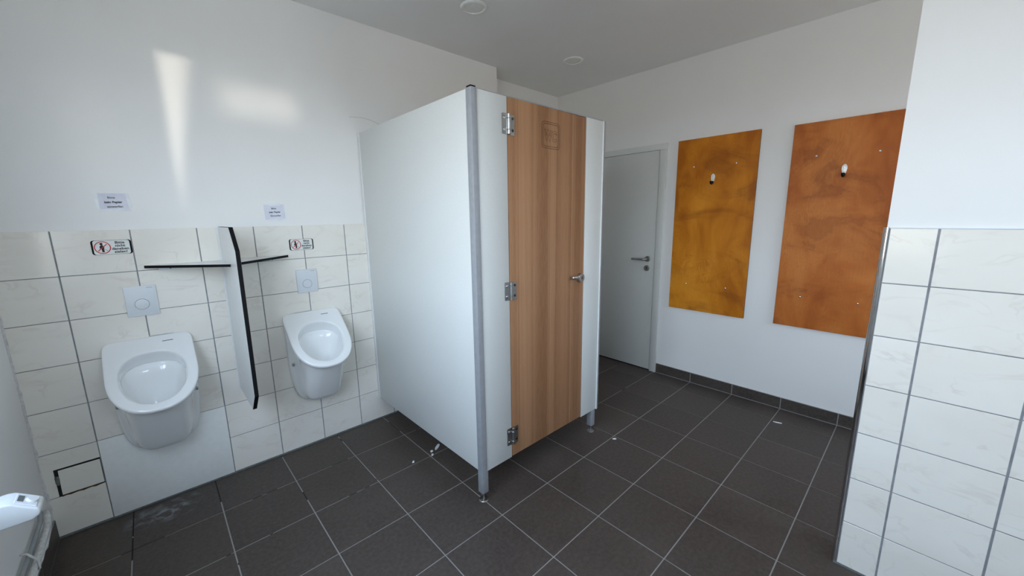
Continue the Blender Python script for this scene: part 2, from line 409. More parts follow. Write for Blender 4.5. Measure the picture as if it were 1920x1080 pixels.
# window in the left wall (beside the camera)
win = bpy.data.objects.new('window_1', None); COL.objects.link(win); win.location = (XL - .04, (WIN_Y0 + WIN_Y1) / 2, WIN_Z0); WLOC['window_1'] = win.location.copy()
struct(win, 'white framed two-sash window in the left wall', 'window')
wy = (WIN_Y0 + WIN_Y1) / 2
for a, b_, c, d, nm in ((WIN_Y0, WIN_Y1, WIN_Z0, WIN_Z0 + .06, 'window_frame'), (WIN_Y0, WIN_Y1, WIN_Z1 - .06, WIN_Z1, 'window_frame'),
                        (WIN_Y0, WIN_Y0 + .06, WIN_Z0 + .06, WIN_Z1 - .06, 'window_frame'), (WIN_Y1 - .06, WIN_Y1, WIN_Z0 + .06, WIN_Z1 - .06, 'window_frame'),
                        (wy - .05, wy + .05, WIN_Z0 + .06, WIN_Z1 - .06, 'window_mullion')):
    box(nm, XL - .062, XL - .018, a, b_, c, d, M_WINF, win, .004)
for a, b_ in ((WIN_Y0 + .06, wy - .05), (wy + .05, WIN_Y1 - .06)):
    box('pane', XL - .043, XL - .038, a, b_, WIN_Z0 + .06, WIN_Z1 - .06, M_GLASS, win)
box('window_sill', XL - .016, XL + .05, WIN_Y0 - .03, WIN_Y1 + .03, WIN_Z0 - .02, WIN_Z0 + .002, M_WINF, win, .004)

def fill_window(name, xa, xb, za, zb, label):  # unseen windows added as fill light
    w = bpy.data.objects.new(name, None); COL.objects.link(w); w.location = ((xa + xb) / 2, YF - .13, za); WLOC[name] = w.location.copy()
    struct(w, label, 'window')
    for a, b_, c, d in ((xa, xb, za, za + .05), (xa, xb, zb - .05, zb), (xa, xa + .05, za + .05, zb - .05), (xb - .05, xb, za + .05, zb - .05)):
        box('window_frame', a, b_, YF - .165, YF - .10, c, d, M_WINF, w, .004)
    box('pane', xa + .05, xb - .05, YF - .136, YF - .130, za + .05, zb - .05, M_GLASS, w)
fill_window('fill_window_2', W2_X0, W2_X1, W2_Z0, W2_Z1, 'high white framed window added behind the camera as fill light')
fill_window('fill_window_3', W3_X0, W3_X1, W3_Z0, W3_Z1, 'white framed window added beyond the tiled partition to brighten the right wall')

# ------------------------------------------------------------------ tiles
TCACHE = {}
def tile_mesh(key, dims, axis, sgn, ch):
    """slab with a chamfered face; axis/sgn: direction the glazed face looks"""
    k = (key, tuple(round(d, 4) for d in dims), axis, sgn)
    if k in TCACHE: return TCACHE[k]
    w, h, t = dims          # extents on the two in-plane axes, thickness
    oth = [i for i in range(3) if i != axis]
    V = []
    for (a, b_, n) in ((0, 0, -t / 2), (0, 0, t / 2 - ch * .7), (ch, ch, t / 2)):
        for su, sv in ((-1, -1), (1, -1), (1, 1), (-1, 1)):
            c = [0, 0, 0]; c[oth[0]] = su * (w / 2 - a); c[oth[1]] = sv * (h / 2 - b_); c[axis] = n * sgn; V.append(c)
    F = [(0, 1, 2, 3), (8, 9, 10, 11)]
    for r in (0, 4):
        for i in range(4): F.append((r + i, r + (i + 1) % 4, r + 4 + (i + 1) % 4, r + 4 + i))
    me = bpy.data.meshes.new(key); me.from_pydata(V, [], F)
    bm = bmesh.new(); bm.from_mesh(me); bmesh.ops.recalc_face_normals(bm, faces=bm.faces); bm.to_mesh(me); bm.free()
    TCACHE[k] = me; return me
# floor tiles
T = .335; X0 = -.626; Y0 = -.3292; g = .0054
fx = [XL + .004] + [X0 + T * k for k in range(0, 11)] + [XR - .004]
fy = [YREC] + [-.3292 + T, ] + [Y0 - T * k for k in range(0, 11)] + [YF]
for i in range(len(fx) - 1):
    for j in range(len(fy) - 1):
        xa, xb, ya, yb = fx[i], fx[i + 1], fy[j + 1], fy[j]
        if ya >= -.01 and xb < XREC: continue
        if j == 1: yb = 0.0 if xb < XREC + .2 else yb
        if j == 0 and xa < XREC: continue
        if xb - xa < .03 or yb - ya < .03: continue
        me = tile_mesh('floor_tile', (xb - xa - g, yb - ya - g, .008), 2, 1, .0012)
        place('floor_tile', me, ((xa + xb) / 2, (ya + yb) / 2, -.004 + random.uniform(-.0003, .0002)), M_FT, floor)

# urinal wall: grout bed, tiles, cover board, inspection hatch
UW, UH, UX, UB = .2506, .1998, -.6959, .0225
box('grout_bed', XL, 1.06, .0020, .0065, .0, UB + 7 * UH - .001, M_GROUT, wall_back)
cols = [XL + .002] + [UX + UW * k for k in range(0, 8)]
gw = .0034; gv = .0050
for c in range(len(cols) - 1):
    for r in range(7):
        if c in (1, 2) and r < 2: continue
        xa, xb, za, zb = cols[c], cols[c + 1], UB + r * UH, UB + (r + 1) * UH
        if c == 0 and r == 1:       # notched round the inspection hatch
            h = gw / 2
            prism('wall_tile', [(xa, .2065), (-.847, .2065), (-.847, .3405), (xb - h, .3405), (xb - h, zb - h), (xa, zb - h)], 1, 0, .006, M_TILE, wall_back)
            continue
        if c == 0 and r == 0: zb -= .018
        if r == 0: za = .007
        if r == 6: zb += gw / 2 + .0004
        me = tile_mesh('wall_tile', (xb - xa - gv, zb - za - gw, .006), 1, -1, .0012)
        place('wall_tile', me, ((xa + xb) / 2, .003 + random.uniform(-.0003, .0003), (za + zb) / 2), M_TILE, wall_back)
struct(box('trim_1', XL + .004, 1.06, -.003, .003, -.002, .0085, M_SILI, None, .0015), 'grey sealant joint along the foot of the urinal wall', 'joint')
cov = box('cover_board', UX + .002, UX + 2 * UW - .002, -.004, .006, .009, UB + 2 * UH - .001, M_COVER, wall_back, .001)
cov['label'] = 'plain white cover board below the urinal'
hatch = empty('inspection_hatch', (-.772, 0, .205), 'small tiled inspection hatch with dirty dark gaps near the left wall', 'hatch')
box('hatch_recess', -.8465, -.6985, .001, .0055, .2005, .340, M_GAP, hatch)
prism('hatch_tile', [(-.836, .209), (-.700, .209), (-.700, .331), (-.834, .332)], 1, -.001, .005, M_TILE, hatch, .0012, 1)
tube('rust_stain', [(-.838 + .0136 * k, .0005, .2035 + .002 * math.sin(k * 2.1)) for k in range(11)], .0028, M_ROT, hatch, 6, jit=.3)
tube('mortar_crumb', [(-.842, .000, .306), (-.8405, -.001, .292), (-.842, .000, .276), (-.839, -.001, .262)], [.006, .0075, .007, .004], simple('dark_mortar', (.13, .135, .13), .9, amt=.4), hatch, 7, jit=.25)

# partition tiles
PW, PH, PB, PYT = .249, .199, .0042, -2.5119
box('grout_bed', XP + .0028, XP + .0075, YF, PYT, 0, PB + 7 * PH, M_GROUT, wall_part)
pc = [PYT - .001, PYT - .1225] + [PYT - .1225 - PW * k for k in range(1, 6)] + [YF]
for c in range(len(pc) - 1):
    for r in range(7):
        ya, yb, za, zb = pc[c + 1], pc[c], PB + r * PH, PB + (r + 1) * PH
        if yb - ya < .02: continue
        me = tile_mesh('wall_tile', (yb - ya - .0062, zb - za - .0038, .006), 0, -1, .0012)
        place('wall_tile', me, (XP + .003, (ya + yb) / 2, (za + zb) / 2), M_TILE, wall_part)
eb = bmesh.new()
prof = [(XP + .012, -2.5125), (XP - .0005, -2.5125), (XP - .0012, -2.5095), (XP - .0008, -2.506), (XP + .001, -2.502), (XP + .004, -2.4985), (XP + .008, -2.4965), (XP + .012, -2.496)]
trim2 = struct(prism('trim_2', prof, 2, 0.0, PB + 7 * PH + .002, M_CHROME, None, smooth=True), 'polished steel edge strip along the tiled partition corner', 'edge strip')
box('tile_top_strip', XP + .0005, XP + .008, YF, -2.511, PB + 7 * PH - .0012, PB + 7 * PH + .0018, M_PLASTIC, wall_part)
struct(box('trim_3', XP - .004, XP + .004, YF, -2.505, -.002, PB, M_SILI), 'grey sealant joint along the foot of the tiled partition', 'joint')

# skirting tiles
def skirting(name, axis, plane, sgn, joints, height, label, along0):
    root = bpy.data.objects.new(name, None); COL.objects.link(root); root.location = (plane if axis == 0 else along0, along0 if axis == 0 else plane, 0)
    WLOC[name] = root.location.copy(); struct(root, label, 'skirting')
    lo, hi = min(joints), max(joints)
    if axis == 0: box('grout_bed', min(plane, plane + sgn * .0088), max(plane, plane + sgn * .0088), lo, hi, .0, height + .0008, M_FG2, root)
    for a, b_ in zip(joints[:-1], joints[1:]):
        a, b_ = min(a, b_), max(a, b_)
        if b_ - a < .02: continue
        me = tile_mesh('skirting_tile', (b_ - a - .0060, height - .0055, .009), 0, sgn, .001)
        place('skirting_tile', me, (plane + sgn * .0055, (a + b_) / 2, .005 + (height - .005) / 2), M_FT, root)
    return root
M_FG2 = simple('light_grey_grout', (.27, .265, .255), .9, amt=.15)
skirting('baseboard_right', 0, XR, -1, [-1.018] + [Y0 - T * k for k in range(3, 11)], .088, 'dark tiled skirting along the white wall below the boards', -1.018)
skirting('baseboard_left', 0, XL, 1, [-.002] + [Y0 - T * k for k in range(0, 11)], .100, 'dark tiled skirting under the heating pipe', -.002)
skirting('baseboard_recess', 0, XR + .0001, -1, [YREC, -.018], .088, 'dark tiled skirting beyond the grey door', -.018)

# plaster bead in the left corner
bm = bmesh.new(); n = 46; prev = None
for k in range(n + 1):
    z = .10 + (UB + 7 * UH - .08 - .02) * k / n
    w = .004 + .0035 * random.random() + (.004 if random.random() > .85 else 0); d = .006 + .004 * random.random()
    ring = [bm.verts.new(c) for c in ((XL - .001, .0, z), (XL - .001, -d - .004, z), (XL + w * .5, -d * .45, z), (XL + w, .0, z))]
    if prev:
        for a in range(3): bm.faces.new((prev[a], prev[a + 1], ring[a + 1], ring[a]))
    prev = ring
struct(finish('trim_4', bm, M_PLASTER, None, True), 'uneven white plaster bead in the corner by the tiles', 'plaster bead')

# hairline cracks on the wall paint above the cubicle corner
def crack(pts): tube('hairline_crack', [(x, YB - .0002, z) for x, z in pts], .0009, simple('crack_shadow', (.42, .43, .43), .9), wall_back, 5)
crack([(.655, 2.095), (.69, 2.100), (.73, 2.102), (.78, 2.098), (.83, 2.086), (.88, 2.066)])
crack([(.795, 2.005), (.797, 2.02), (.80, 2.035)])

# ------------------------------------------------------------------ toilet cubicle
CY = -1.205; CZ0, CZ1 = .166, 2.0
cub = empty('toilet_cubicle', (1.2, -.6, 0), 'white toilet cubicle with a brown wood-look door marked WC', 'toilet cubicle')
box('side_panel', .697, .725, CY + .033, -.018, CZ0 + .006, CZ1, M_PANEL, cub, .001)
box('side_panel', 1.672, 1.698, CY + .03, -.002, CZ0, CZ1, M_PANEL, cub, .001)
box('wall_channel', .6925, .7295, -.026, 0.0, CZ0 + .006, CZ1 + .001, M_HPL, cub, .0015)
box('front_panel', .7275, .9045, CY, CY + .028, CZ0, CZ1, M_PANEL, cub, .0008)
box('front_panel', 1.5195, 1.684, CY, CY + .028, CZ0 - .004, CZ1 + .004, M_PANEL, cub, .0008)
# corner post: L-shaped aluminium profile with softly rounded nose
post = prism('corner_post', [(.6955, CY + .033), (.6955, CY - .003), (.696, CY - .0041), (.697, CY - .0045), (.726, CY - .0045), (.7272, CY - .003), (.7272, CY + .033)], 2, CZ0 - .001, CZ1 + .002, M_ALU, cub, smooth=True)
box('post_cap', .6965, .7255, CY - .001, CY + .030, CZ1 + .002, CZ1 + .010, M_BLACK, cub, .002)
box('edge_highlight', 1.6838, 1.6872, CY - .0068, CY + .004, CZ0 - .006, CZ1 + .005, M_HPL, cub)  # white strip stands in for the highlight along the edge profile
prism('edge_profile', [(1.6873, CY - .006), (1.700, CY - .006), (1.706, CY - .002), (1.706, CY + .034), (1.6873, CY + .034)], 2, CZ0 - .006, CZ1 + .006, M_ALU, cub, smooth=True)
prism('top_rail', [(.73, CZ1 + .0005), (1.69, CZ1 + .0045), (1.69, CZ1 + .013), (.73, CZ1 + .0035)], 1, CY + .004, CY + .034, M_ALU, cub)
for (lx, lz1) in ((.7155, CZ0 - .001), (1.655, CZ0 - .002)):
    ly = CY + .0175
    leg = box('leg', lx - .019, lx + .019, ly - .019, ly + .019, .048, lz1, M_ALU, cub, .0015)
    lathe('levelling_foot', (lx, ly, 0), (0, 0, 1), [(0, .024), (.003, .025), (.0055, .022), (.0065, .010), (.008, .0065), (.049, .0065)], M_STEEL, leg)
    lathe('foot_collar', (lx, ly, .038), (0, 0, 1), [(0, .012), (.010, .012)], M_BLACK, leg, 6)
# door
DX0, DX1 = .9085, 1.5155
door = box('cubicle_door', DX0, DX1, CY, CY + .028, CZ0 + .004, CZ1 + .0003, M_BEECH, cub, .0008)
door['label'] = 'brown wood-look cubicle door'
box('door_gap', DX0 - .0045, DX0 + .0, CY + .012, CY + .027, CZ0 + .004, CZ1, M_GAP, cub)
box('door_gap', DX1, DX1 + .0045, CY + .012, CY + .027, CZ0 + .004, CZ1, M_GAP, cub)
yy = CY - .0003
for d in (0, .0095):
    ring_prism('emblem_outline', rrect(1.143 + d, 1.286 - d, 1.801 + d, 1.932 - d, .022 - d * .5), rrect(1.1452 + d, 1.2838 - d, 1.8032 + d, 1.9298 - d, .0205 - d * .5), 1, yy, CY + .001, M_GROOVE, door)
text('emblem_lettering', 'WC', .072, (1.2125, yy, 1.8405), (1, 0, 0), (0, 0, 1), M_GROOVE, door, sxx=.74, outline=.0007, bold=.0028)
# lock: rosette with key slot and turned thumb lever
lathe('lock_rosette', (1.482, CY, 1.088), (0, -1, 0), [(0, .0275), (.012, .0275), (.016, .025), (.017, .020), (.0165, .0)], M_STEEL, door)
box('key_slot', 1.4795, 1.4845, CY - .0178, CY - .0160, 1.080, 1.096, M_GAP, door)
lathe('lock_lever', (1.462, CY - .013, 1.091), (-1, 0, .10), [(0, .005), (.014, .005), (.018, .0095), (.070, .0095), (.074, .007), (.075, 0)], M_CHROME, door, 20)
# hinges
for z0, z1 in ((1.835, 1.926), (1.042, 1.134), (.244, .341)):
    zc = (z0 + z1) / 2
    hg = prism('hinge', rrect(.8725, .9035, z0, z1, .004, 3), 1, CY - .003, CY - .0002, M_STEEL, cub)
    prism('hinge_leaf', rrect(.918, .9505, z0 - .003, z1 - .003, .004, 3), 1, CY - .003, CY - .0002, M_STEEL, hg)
    hh = (z1 - z0)
    for a, b_ in ((0, .22), (.225, .775), (.78, 1.0)):
        lathe('hinge_knuckle', (.911, CY - .008, z0 + a * hh), (0, 0, 1), [(0, .0075), (.0012, .0085), ((b_ - a) * hh - .0012, .0085), ((b_ - a) * hh, .0075)], M_STEEL, hg, 20)
    for sx_ in (.885, .9385):
        for sz_ in (z0 + .019, z1 - .019):
            lathe('hinge_screw', (sx_, CY - .003, sz_), (0, -1, 0), [(0, .0068), (.0022, .0062), (.0034, .0035), (.0036, 0)], M_DARKSTEEL if sx_ > .9 else M_CHROME, hg, 14)

# ------------------------------------------------------------------ urinals
def urinal(cx, label):
    root = empty('urinal', (cx, 0, .335), label, 'urinal', 'wall-hung urinals')
    D, H, ZT = .318, .268, .893
    L = math.hypot(D, H); td = Vector((0, -D / L, -H / L)); nd = Vector((0, -H / L, D / L)); org = Vector((cx, -.002, ZT))
    N = 96
    def sup(th, a, bt, bb, et, eb):
        c, s = math.cos(th), math.sin(th); e = et if s >= 0 else eb; b_ = bt if s >= 0 else bb
        k = (abs(c / a) ** e + abs(s / b_) ** e) ** (-1 / e); return c * k, s * k
    def O(th, sc, off, a=.167, tcn=.205):
        u, v = sup(th, a, .205, .222, 14, 2.3)
        pt = org + td * (tcn - v * sc) + nd * off + Vector((u * sc, 0, 0))
        return pt
    def Hh(th, sc, off, sh=0.0):
        u, v = sup(th, .120, .122, .162, 2.35, 2.15)
        return org + td * (.222 + sh - v * sc) + nd * off + Vector((u * sc, 0, 0))
    def Wc(th, y, sc, zb=.330, xs=1.0, tp=.08):
        u, v = sup(th, .160 * xs, ZT - .70, .70 - zb, 12, 5.0)
        taper = 1.0 if v > -.12 else 1.0 - tp * min(1, (-v - .12) / .245)
        z = .70 + v * sc; x = cx + u * sc * taper
        yp = -(ZT - z) / H * D * .93 + .0
        return Vector((x, max(y, min(0, yp + .012)), z))
    rings = []
    rings.append(lambda t: Wc(t, .0, 1.0))
    rings.append(lambda t: Wc(t, -.045, 1.0))
    rings.append(lambda t: Wc(t, -.056, .985))
    def body(f, zb, sc):
        def g(t):
            a = Wc(t, -.125, sc, zb, .78, .14); b_ = O(t, .945, -.036)
            k = f
            p = a.lerp(b_, k)
            return p
        return g
    rings.append(lambda t: Wc(t, -.064, .97, .335, .93)); rings.append(body(.0, .338, 1.0)); rings.append(body(.06, .338, 1.0)); rings.append(body(.40, .345, 1.0)); rings.append(body(.75, .35, .98))
    rings.append(lambda t: O(t, .945, -.036)); rings.append(lambda t: O(t, .968, -.031))
    rings.append(lambda t: O(t, .992, -.024)); rings.append(lambda t: O(t, 1.0, -.010)); rings.append(lambda t: O(t, .985, -.002)); rings.append(lambda t: O(t, .955, .0))
    rings.append(lambda t: Hh(t, 1.06, .0)); rings.append(lambda t: Hh(t, 1.02, -.002)); rings.append(lambda t: Hh(t, .995, -.010))
    def band(t):                      # flushing rim: deep at the back, shallow in front
        s = max(0, math.sin(t)) ** .7; return Hh(t, .985, -.016 - .056 * s)
    def band2(t):
        s = max(0, math.sin(t)) ** .7; return Hh(t, .945, -.020 - .060 * s)
    def band3(t):
        s = max(0, math.sin(t)) ** .7; return Hh(t, .99 + .03 * s, -.027 - .064 * s)
    rings += [band, band2, band3]
    bot = Vector((cx, -.105, .50))
    rim3 = band3
    for f, k in ((.18, .97), (.40, .86), (.62, .68), (.82, .42), (.95, .16)):
        def g(t, f=f, k=k):
            u, v = sup(t, .112, .112, .150, 2.6, 2.2)
            c = (org + td * .222 + nd * -.03).lerp(bot, f)
            ax = td.lerp(Vector((0, -1, -.15)), f).normalized()
            p = c + Vector((u * k, 0, 0)) - ax * (v * k)
            p.y = min(p.y, -.012)
            return p
        rings.append(g)
    bm = bmesh.new(); R_ = []
    for fn in rings:
        R_.append([])
        for i in range(N):
            p = fn(2 * math.pi * i / N); p.y = min(p.y, .0); R_[-1].append(bm.verts.new(p))
    for a in range(len(R_) - 1):
        for i in range(N): bm.faces.new((R_[a][i], R_[a][(i + 1) % N], R_[a + 1][(i + 1) % N], R_[a + 1][i]))
    c = bm.verts.new(bot)
    for i in range(N): bm.faces.new((R_[-1][i], R_[-1][(i + 1) % N], c))
    o = finish('bowl', bm, M_CER, root, True)
    ss = o.modifiers.new('smooth', 'SUBSURF'); ss.levels = 1; ss.render_levels = 1
    # drain strainer, maker's mark, side fixing screws
    lathe('drain', bot + Vector((0, 0, .006)), (0, 0, 1), [(0, .022), (.004, .022), (.006, .016), (.006, 0)], M_CHROME, root, 20)
    pm = org + td * .045 + Vector((.070, 0, 0)) + nd * .0004
    bm = bmesh.new(); vs = [bm.verts.new(pm + Vector((sx_ * .021, 0, 0)) + td * sy_ * .0016 + nd * k) for k in (-.001, .0003) for sx_, sy_ in ((-1, -1), (1, -1), (1, 1), (-1, 1))]
    for f in ((0, 1, 2, 3), (4, 5, 6, 7), (0, 1, 5, 4), (1, 2, 6, 5), (2, 3, 7, 6), (3, 0, 4, 7)): bm.faces.new([vs[i] for i in f])
    finish('maker_mark', bm, M_GREYINK, root)
    for s in (-1, 1):
        lathe('fixing_screw', (cx + s * .147, -.080, .592), (s, -.35, 0), [(0, .0095), (.0045, .009), (.007, .006), (.0075, 0)], M_STEEL, root, 16)
    return root
urinal(-.452, 'white ceramic urinal nearest the left wall, above the plain cover board')
urinal(.302, 'white ceramic urinal between the divider screen and the toilet cubicle')

# ------------------------------------------------------------------ flush plates
def flush(cx, z0, z1, bz, label):
    root = empty('flush_plate', (cx, 0, z0), label, 'flush plate', 'urinal flush plates')
    box('plate', cx - .0585, cx + .0585, -.0095, -.0002, z0, z1, M_PLASTIC, root, .002)
    bc = (cx - .001, -.0095, bz)
    lathe('button_ring', bc, (0, -1, 0), [(-.001, .0266), (.0005, .0266), (.0005, .0255), (-.001, .0255)], M_DARKSTEEL, root, 36)
    lathe('button', bc, (0, -1, 0), [(-.001, .0253), (.0014, .0253), (.0022, .0235), (.0018, .0)], M_PLASTIC, root, 36)
    box('maker_mark', cx + .022, cx + .046, -.0098, -.0092, z1 - .0110, z1 - .0098, M_GREYINK, root)
flush(-.4485, 1.000, 1.148, 1.058, 'white flush plate with round button above the left urinal')
flush(.301, 1.010, 1.153, 1.064, 'white flush plate with round button above the right urinal')

# ------------------------------------------------------------------ divider screen with two corner shelves
div = empty('urinal_divider', (-.102, -.2, .505), 'white urinal divider screen with black edges between the two urinals', 'divider')
def dx(z): return -.105 - .007 * (1.425 - z) / .92          # the screen leans a touch
def slab_yz(name, pts, t0, t1, m, parent):
    bm = bmesh.new(); A = [bm.verts.new((dx(z) + t0, y, z)) for y, z in pts]; B = [bm.verts.new((dx(z) + t1, y, z)) for y, z in pts]; n = len(pts)
    bm.faces.new(A); bm.faces.new(B[::-1])
    for i in range(n): bm.faces.new((A[i], B[i], B[(i + 1) % n], A[(i + 1) % n]))
    return finish(name, bm, m, parent)
outl = [(-.003, 1.425), (-.362, 1.425), (-.470, 1.318), (-.470, .612), (-.362, .505), (-.003, .505)]
inl = [(-.003, 1.4235), (-.3605, 1.4235), (-.4685, 1.3172), (-.4685, .6128), (-.3605, .5065), (-.003, .5065)]
slab_yz('divider_panel', inl, 0.0, .0180, M_HPL, div)
slab_yz('black_core_edge', outl, .0005, .0175, M_BLACK, div)
bm = bmesh.new(); bx(bm, -.116, -.084, -.003, .0, .51, 1.42); finish('wall_profile', bm, M_HPL, div)
def shelf(name, wx, sgn, z, d, label):
    x0 = dx(z) - .0010 if sgn < 0 else dx(z) + .0186
    root = empty(name, ((x0 + wx) / 2, -.05, z), label, 'shelf', 'corner shelves at the urinal divider')
    def tri(nm, zz0, zz1, m, ins):
        prism(nm, [(x0, -.0005), (x0, -d + ins), (x0 + sgn * .004, -d + ins), (wx - sgn * ins, -.010), (wx - sgn * ins, -.0005)], 2, zz0, zz1, m, root)
    tri('shelf_board', z, z + .0138, M_HPL, .0006); tri('black_core_edge', z + .0004, z + .0134, M_BLACK, -.0002)
    box('wall_bracket', min(x0, x0 + sgn * .26), max(x0, x0 + sgn * .26), -.012, -.0005, z - .014, z, M_PLASTIC, root, .001)
    for k in (.14, .215): lathe('bracket_screw', (x0 + sgn * k, -.012, z - .007), (0, -1, 0), [(0, .004), (.002, .003), (.0022, 0)], M_DARKSTEEL, root, 10)
shelf('corner_shelf', -.418, -1, 1.232, .285, 'triangular white shelf with black edge left of the divider screen')
shelf('corner_shelf', .212, 1, 1.236, .285, 'triangular white shelf with black edge right of the divider screen')

# ------------------------------------------------------------------ signs and notes
def sign(x0, z0, label, rot):
    w, h = .134, .0665
    root = empty('warning_sign', (x0 + w / 2, 0, z0), label, 'sign', 'aiming signs above the urinals')
    prism('sign_plate', rrect(x0, x0 + w, z0, z0 + h, .010), 1, -.0016, -.0003, M_BLACK, root)
    prism('sign_face', rrect(x0 + .0065, x0 + w - .0065, z0 + .001, z0 + h - .001, .009), 1, -.0022, -.0015, M_SIGN, root)
    y0, y1 = -.0026, -.0020
    cx, cz = x0 + .036, z0 + h / 2; n = 40
    oc = [(cx + .0275 * math.cos(2 * math.pi * k / n), cz + .0285 * math.sin(2 * math.pi * k / n)) for k in range(n)]
    ic = [(cx + .0240 * math.cos(2 * math.pi * k / n), cz + .0250 * math.sin(2 * math.pi * k / n)) for k in range(n)]
    fig = [(-.002, -.020), (.006, -.020), (.005, -.006), (.007, .000), (.004, .009), (.0015, .0125), (-.004, .0115), (-.008, .006), (-.0085, -.002), (-.003, -.004)]
    prism('figure_pictogram', [(cx - .001 + a * 1.0, cz + b_ - .001) for a, b_ in fig], 1, y0, y1, M_INK, root)
    prism('figure_head', [(cx - .0028 + .0052 * math.cos(k * .5236), cz + .0165 + .0055 * math.sin(k * .5236)) for k in range(12)], 1, y0, y1, M_INK, root)
    tube('figure_spray', [(cx + .005, y1, cz - .008), (cx + .012, y1, cz - .012), (cx + .016, y1, cz - .018)], .0006, M_INK, root, 5)
    ring_prism('prohibition_ring', oc, ic, 1, y0 - .0002, y1, M_RED, root)
    s = .0215 * .7071
    prism('prohibition_bar', [(cx - s - .0012, cz - s + .0012), (cx - s + .0012, cz - s - .0012), (cx + s + .0012, cz + s - .0012), (cx + s - .0012, cz + s + .0012)], 1, y0 - .0002, y1, M_RED, root)
    for i, t in enumerate(('Bitte', 'nicht', 'daneben', 'zielen!')):
        text('sign_lettering', t, .0165, (x0 + .0945, y0 + .0002, z0 + h - .0175 - i * .0142), (1, 0, 0), (0, 0, 1), M_INK, root, bold=.0004, sxx=1.04)
sign(-.581, 1.308, 'black and white aiming sign with red prohibition ring above the left urinal', 0)
sign(.227, 1.2735, 'black and white aiming sign with red prohibition ring above the right urinal', 0)
def note(x0, x1, z0, z1, lines, label, rot, tape_top):
    cx, cz = (x0 + x1) / 2, (z0 + z1) / 2; c, s = math.cos(rot), math.sin(rot)
    root = empty('paper_note', (cx, YB, z0), label, 'notice', 'paper notes above the urinals')
    def P(u, v): return (cx + u * c - v * s, cz + u * s + v * c)
    w, h = (x1 - x0) / 2, (z1 - z0) / 2
    prism('paper_sheet', [P(-w, -h), P(w, -h), P(w, h), P(-w, h)], 1, YB - .0012, YB - .0004, M_PAPER, root)
    ux = Vector((c, 0, s)); uz = Vector((-s, 0, c))
    if tape_top:
        prism('tape_strip', [P(-w * .55, h * .9), P(w * .65, h * .85), P(w * .65, h * 1.16), P(-w * .55, h * 1.2)], 1, YB - .0016, YB - .0003, M_TAPE, root)
        prism('tape_strip', [P(-w * .6, -h * 1.15), P(w * .95, -h * 1.25), P(w * .95, -h * .95), P(-w * .6, -h * .9)], 1, YB - .0016, YB - .0003, M_TAPE, root)
    else:
        for s_ in (-1, 1):
            prism('tape_strip', [P(s_ * w * 1.08 - .006, -h * .80), P(s_ * w * 1.08 + .006, -h * .80), P(s_ * w * 1.02 + .006, h), P(s_ * w * 1.02 - .006, h)], 1, YB - .0019, YB - .0003, M_TAPE, root)
        prism('tape_strip', [P(-w * 1.05, -h * 1.12), P(w * 1.1, -h * 1.15), P(w * 1.1, -h * .86), P(-w * 1.05, -h * .84)], 1, YB - .0014, YB - .0003, M_TAPE, root)
    for i, (t, bd, off) in enumerate(lines):
        px, pz = P(off, h * .38 - i * .0205)
        text('note_lettering', t, .0132, (px, YB - .0017, pz), ux, uz, M_GREYINK, root, bold=bd, sxx=1.0)
note(-.531, -.431, 1.512, 1.588, (('Bitte', .0002, -.004), ('kein Papier', .0005, .0), ('einwerfen', .0002, .003)), 'taped paper note on the wall above the left urinal sign', math.radians(1.5), False)
note(.122, .2245, 1.459, 1.543, (('Bitte', .0002, -.003), ('kein Papier', .0004, .0), ('Einwerfen', .0002, .002)), 'taped paper note on the wall above the right urinal sign', math.radians(2.0), True)

# ------------------------------------------------------------------ boards with coat hooks on the right wall
def board(y0, y1, z0, z1, m, hy, hz, screws, label):
    root = empty('wooden_board', (XR, (y0 + y1) / 2, z0), label, 'board', 'wooden boards on the right wall')
    xb = XR - .016
    box('board_panel', xb, XR - .001, min(y0, y1), max(y0, y1), z0, z1, m, root, .0012, 1)
    box('board_edge', xb + .0014, XR - .0012, y1 - .0004, y1 + .0004, z0 + .001, z1 - .001, M_PLYEDGE, root)
    for sy_, sz_ in screws:
        lathe('board_screw', (xb, sy_, sz_), (-1, 0, 0), [(0, .0065), (.0016, .0062), (.003, .0035), (.0032, 0)], M_CHROME, root, 14)
    # hook: polished oval plate, peg and black lip
    pts = [(hy + (.0145) * math.cos(a) * (1.0 if math.sin(a) > 0 else .84), hz + .008 + (.030 if math.sin(a) > 0 else .034) * math.copysign(abs(math.sin(a)) ** .9, math.sin(a))) for a in [2 * math.pi * k / 28 for k in range(28)]]
    hk = prism('hook_plate', pts, 0, xb - .007, xb - .0002, M_HOOK, root, .002, 2)
    for dz in (.020, -.002): lathe('hook_screw', (xb - .0072, hy, hz + dz), (-1, 0, 0), [(0, .0032), (.0008, .003), (.001, 0)], M_STEEL, hk, 12)
    tube('hook_peg', [(xb - .004, hy, hz - .022), (xb - .016, hy, hz - .032), (xb - .030, hy, hz - .036), (xb - .040, hy, hz - .030), (xb - .044, hy, hz - .020)], [.008, .0085, .0085, .0085, .009], M_BLACK, hk, 12)
board(-1.108, -1.702, .649, 2.046, M_PLY1, -1.400, 1.725, ((-1.246, 1.830), (-1.557, 1.828), (-1.244, .872), (-1.556, .870)), 'amber stained plywood board with a coat hook next to the grey door')
board(-1.901, -2.498, .650, 2.038, M_PLY2, -2.193, 1.717, ((-2.040, 1.821), (-2.349, 1.816), (-2.045, .870), (-2.353, .868)), 'reddish-brown stained plywood board with a coat hook beside the tiled partition')

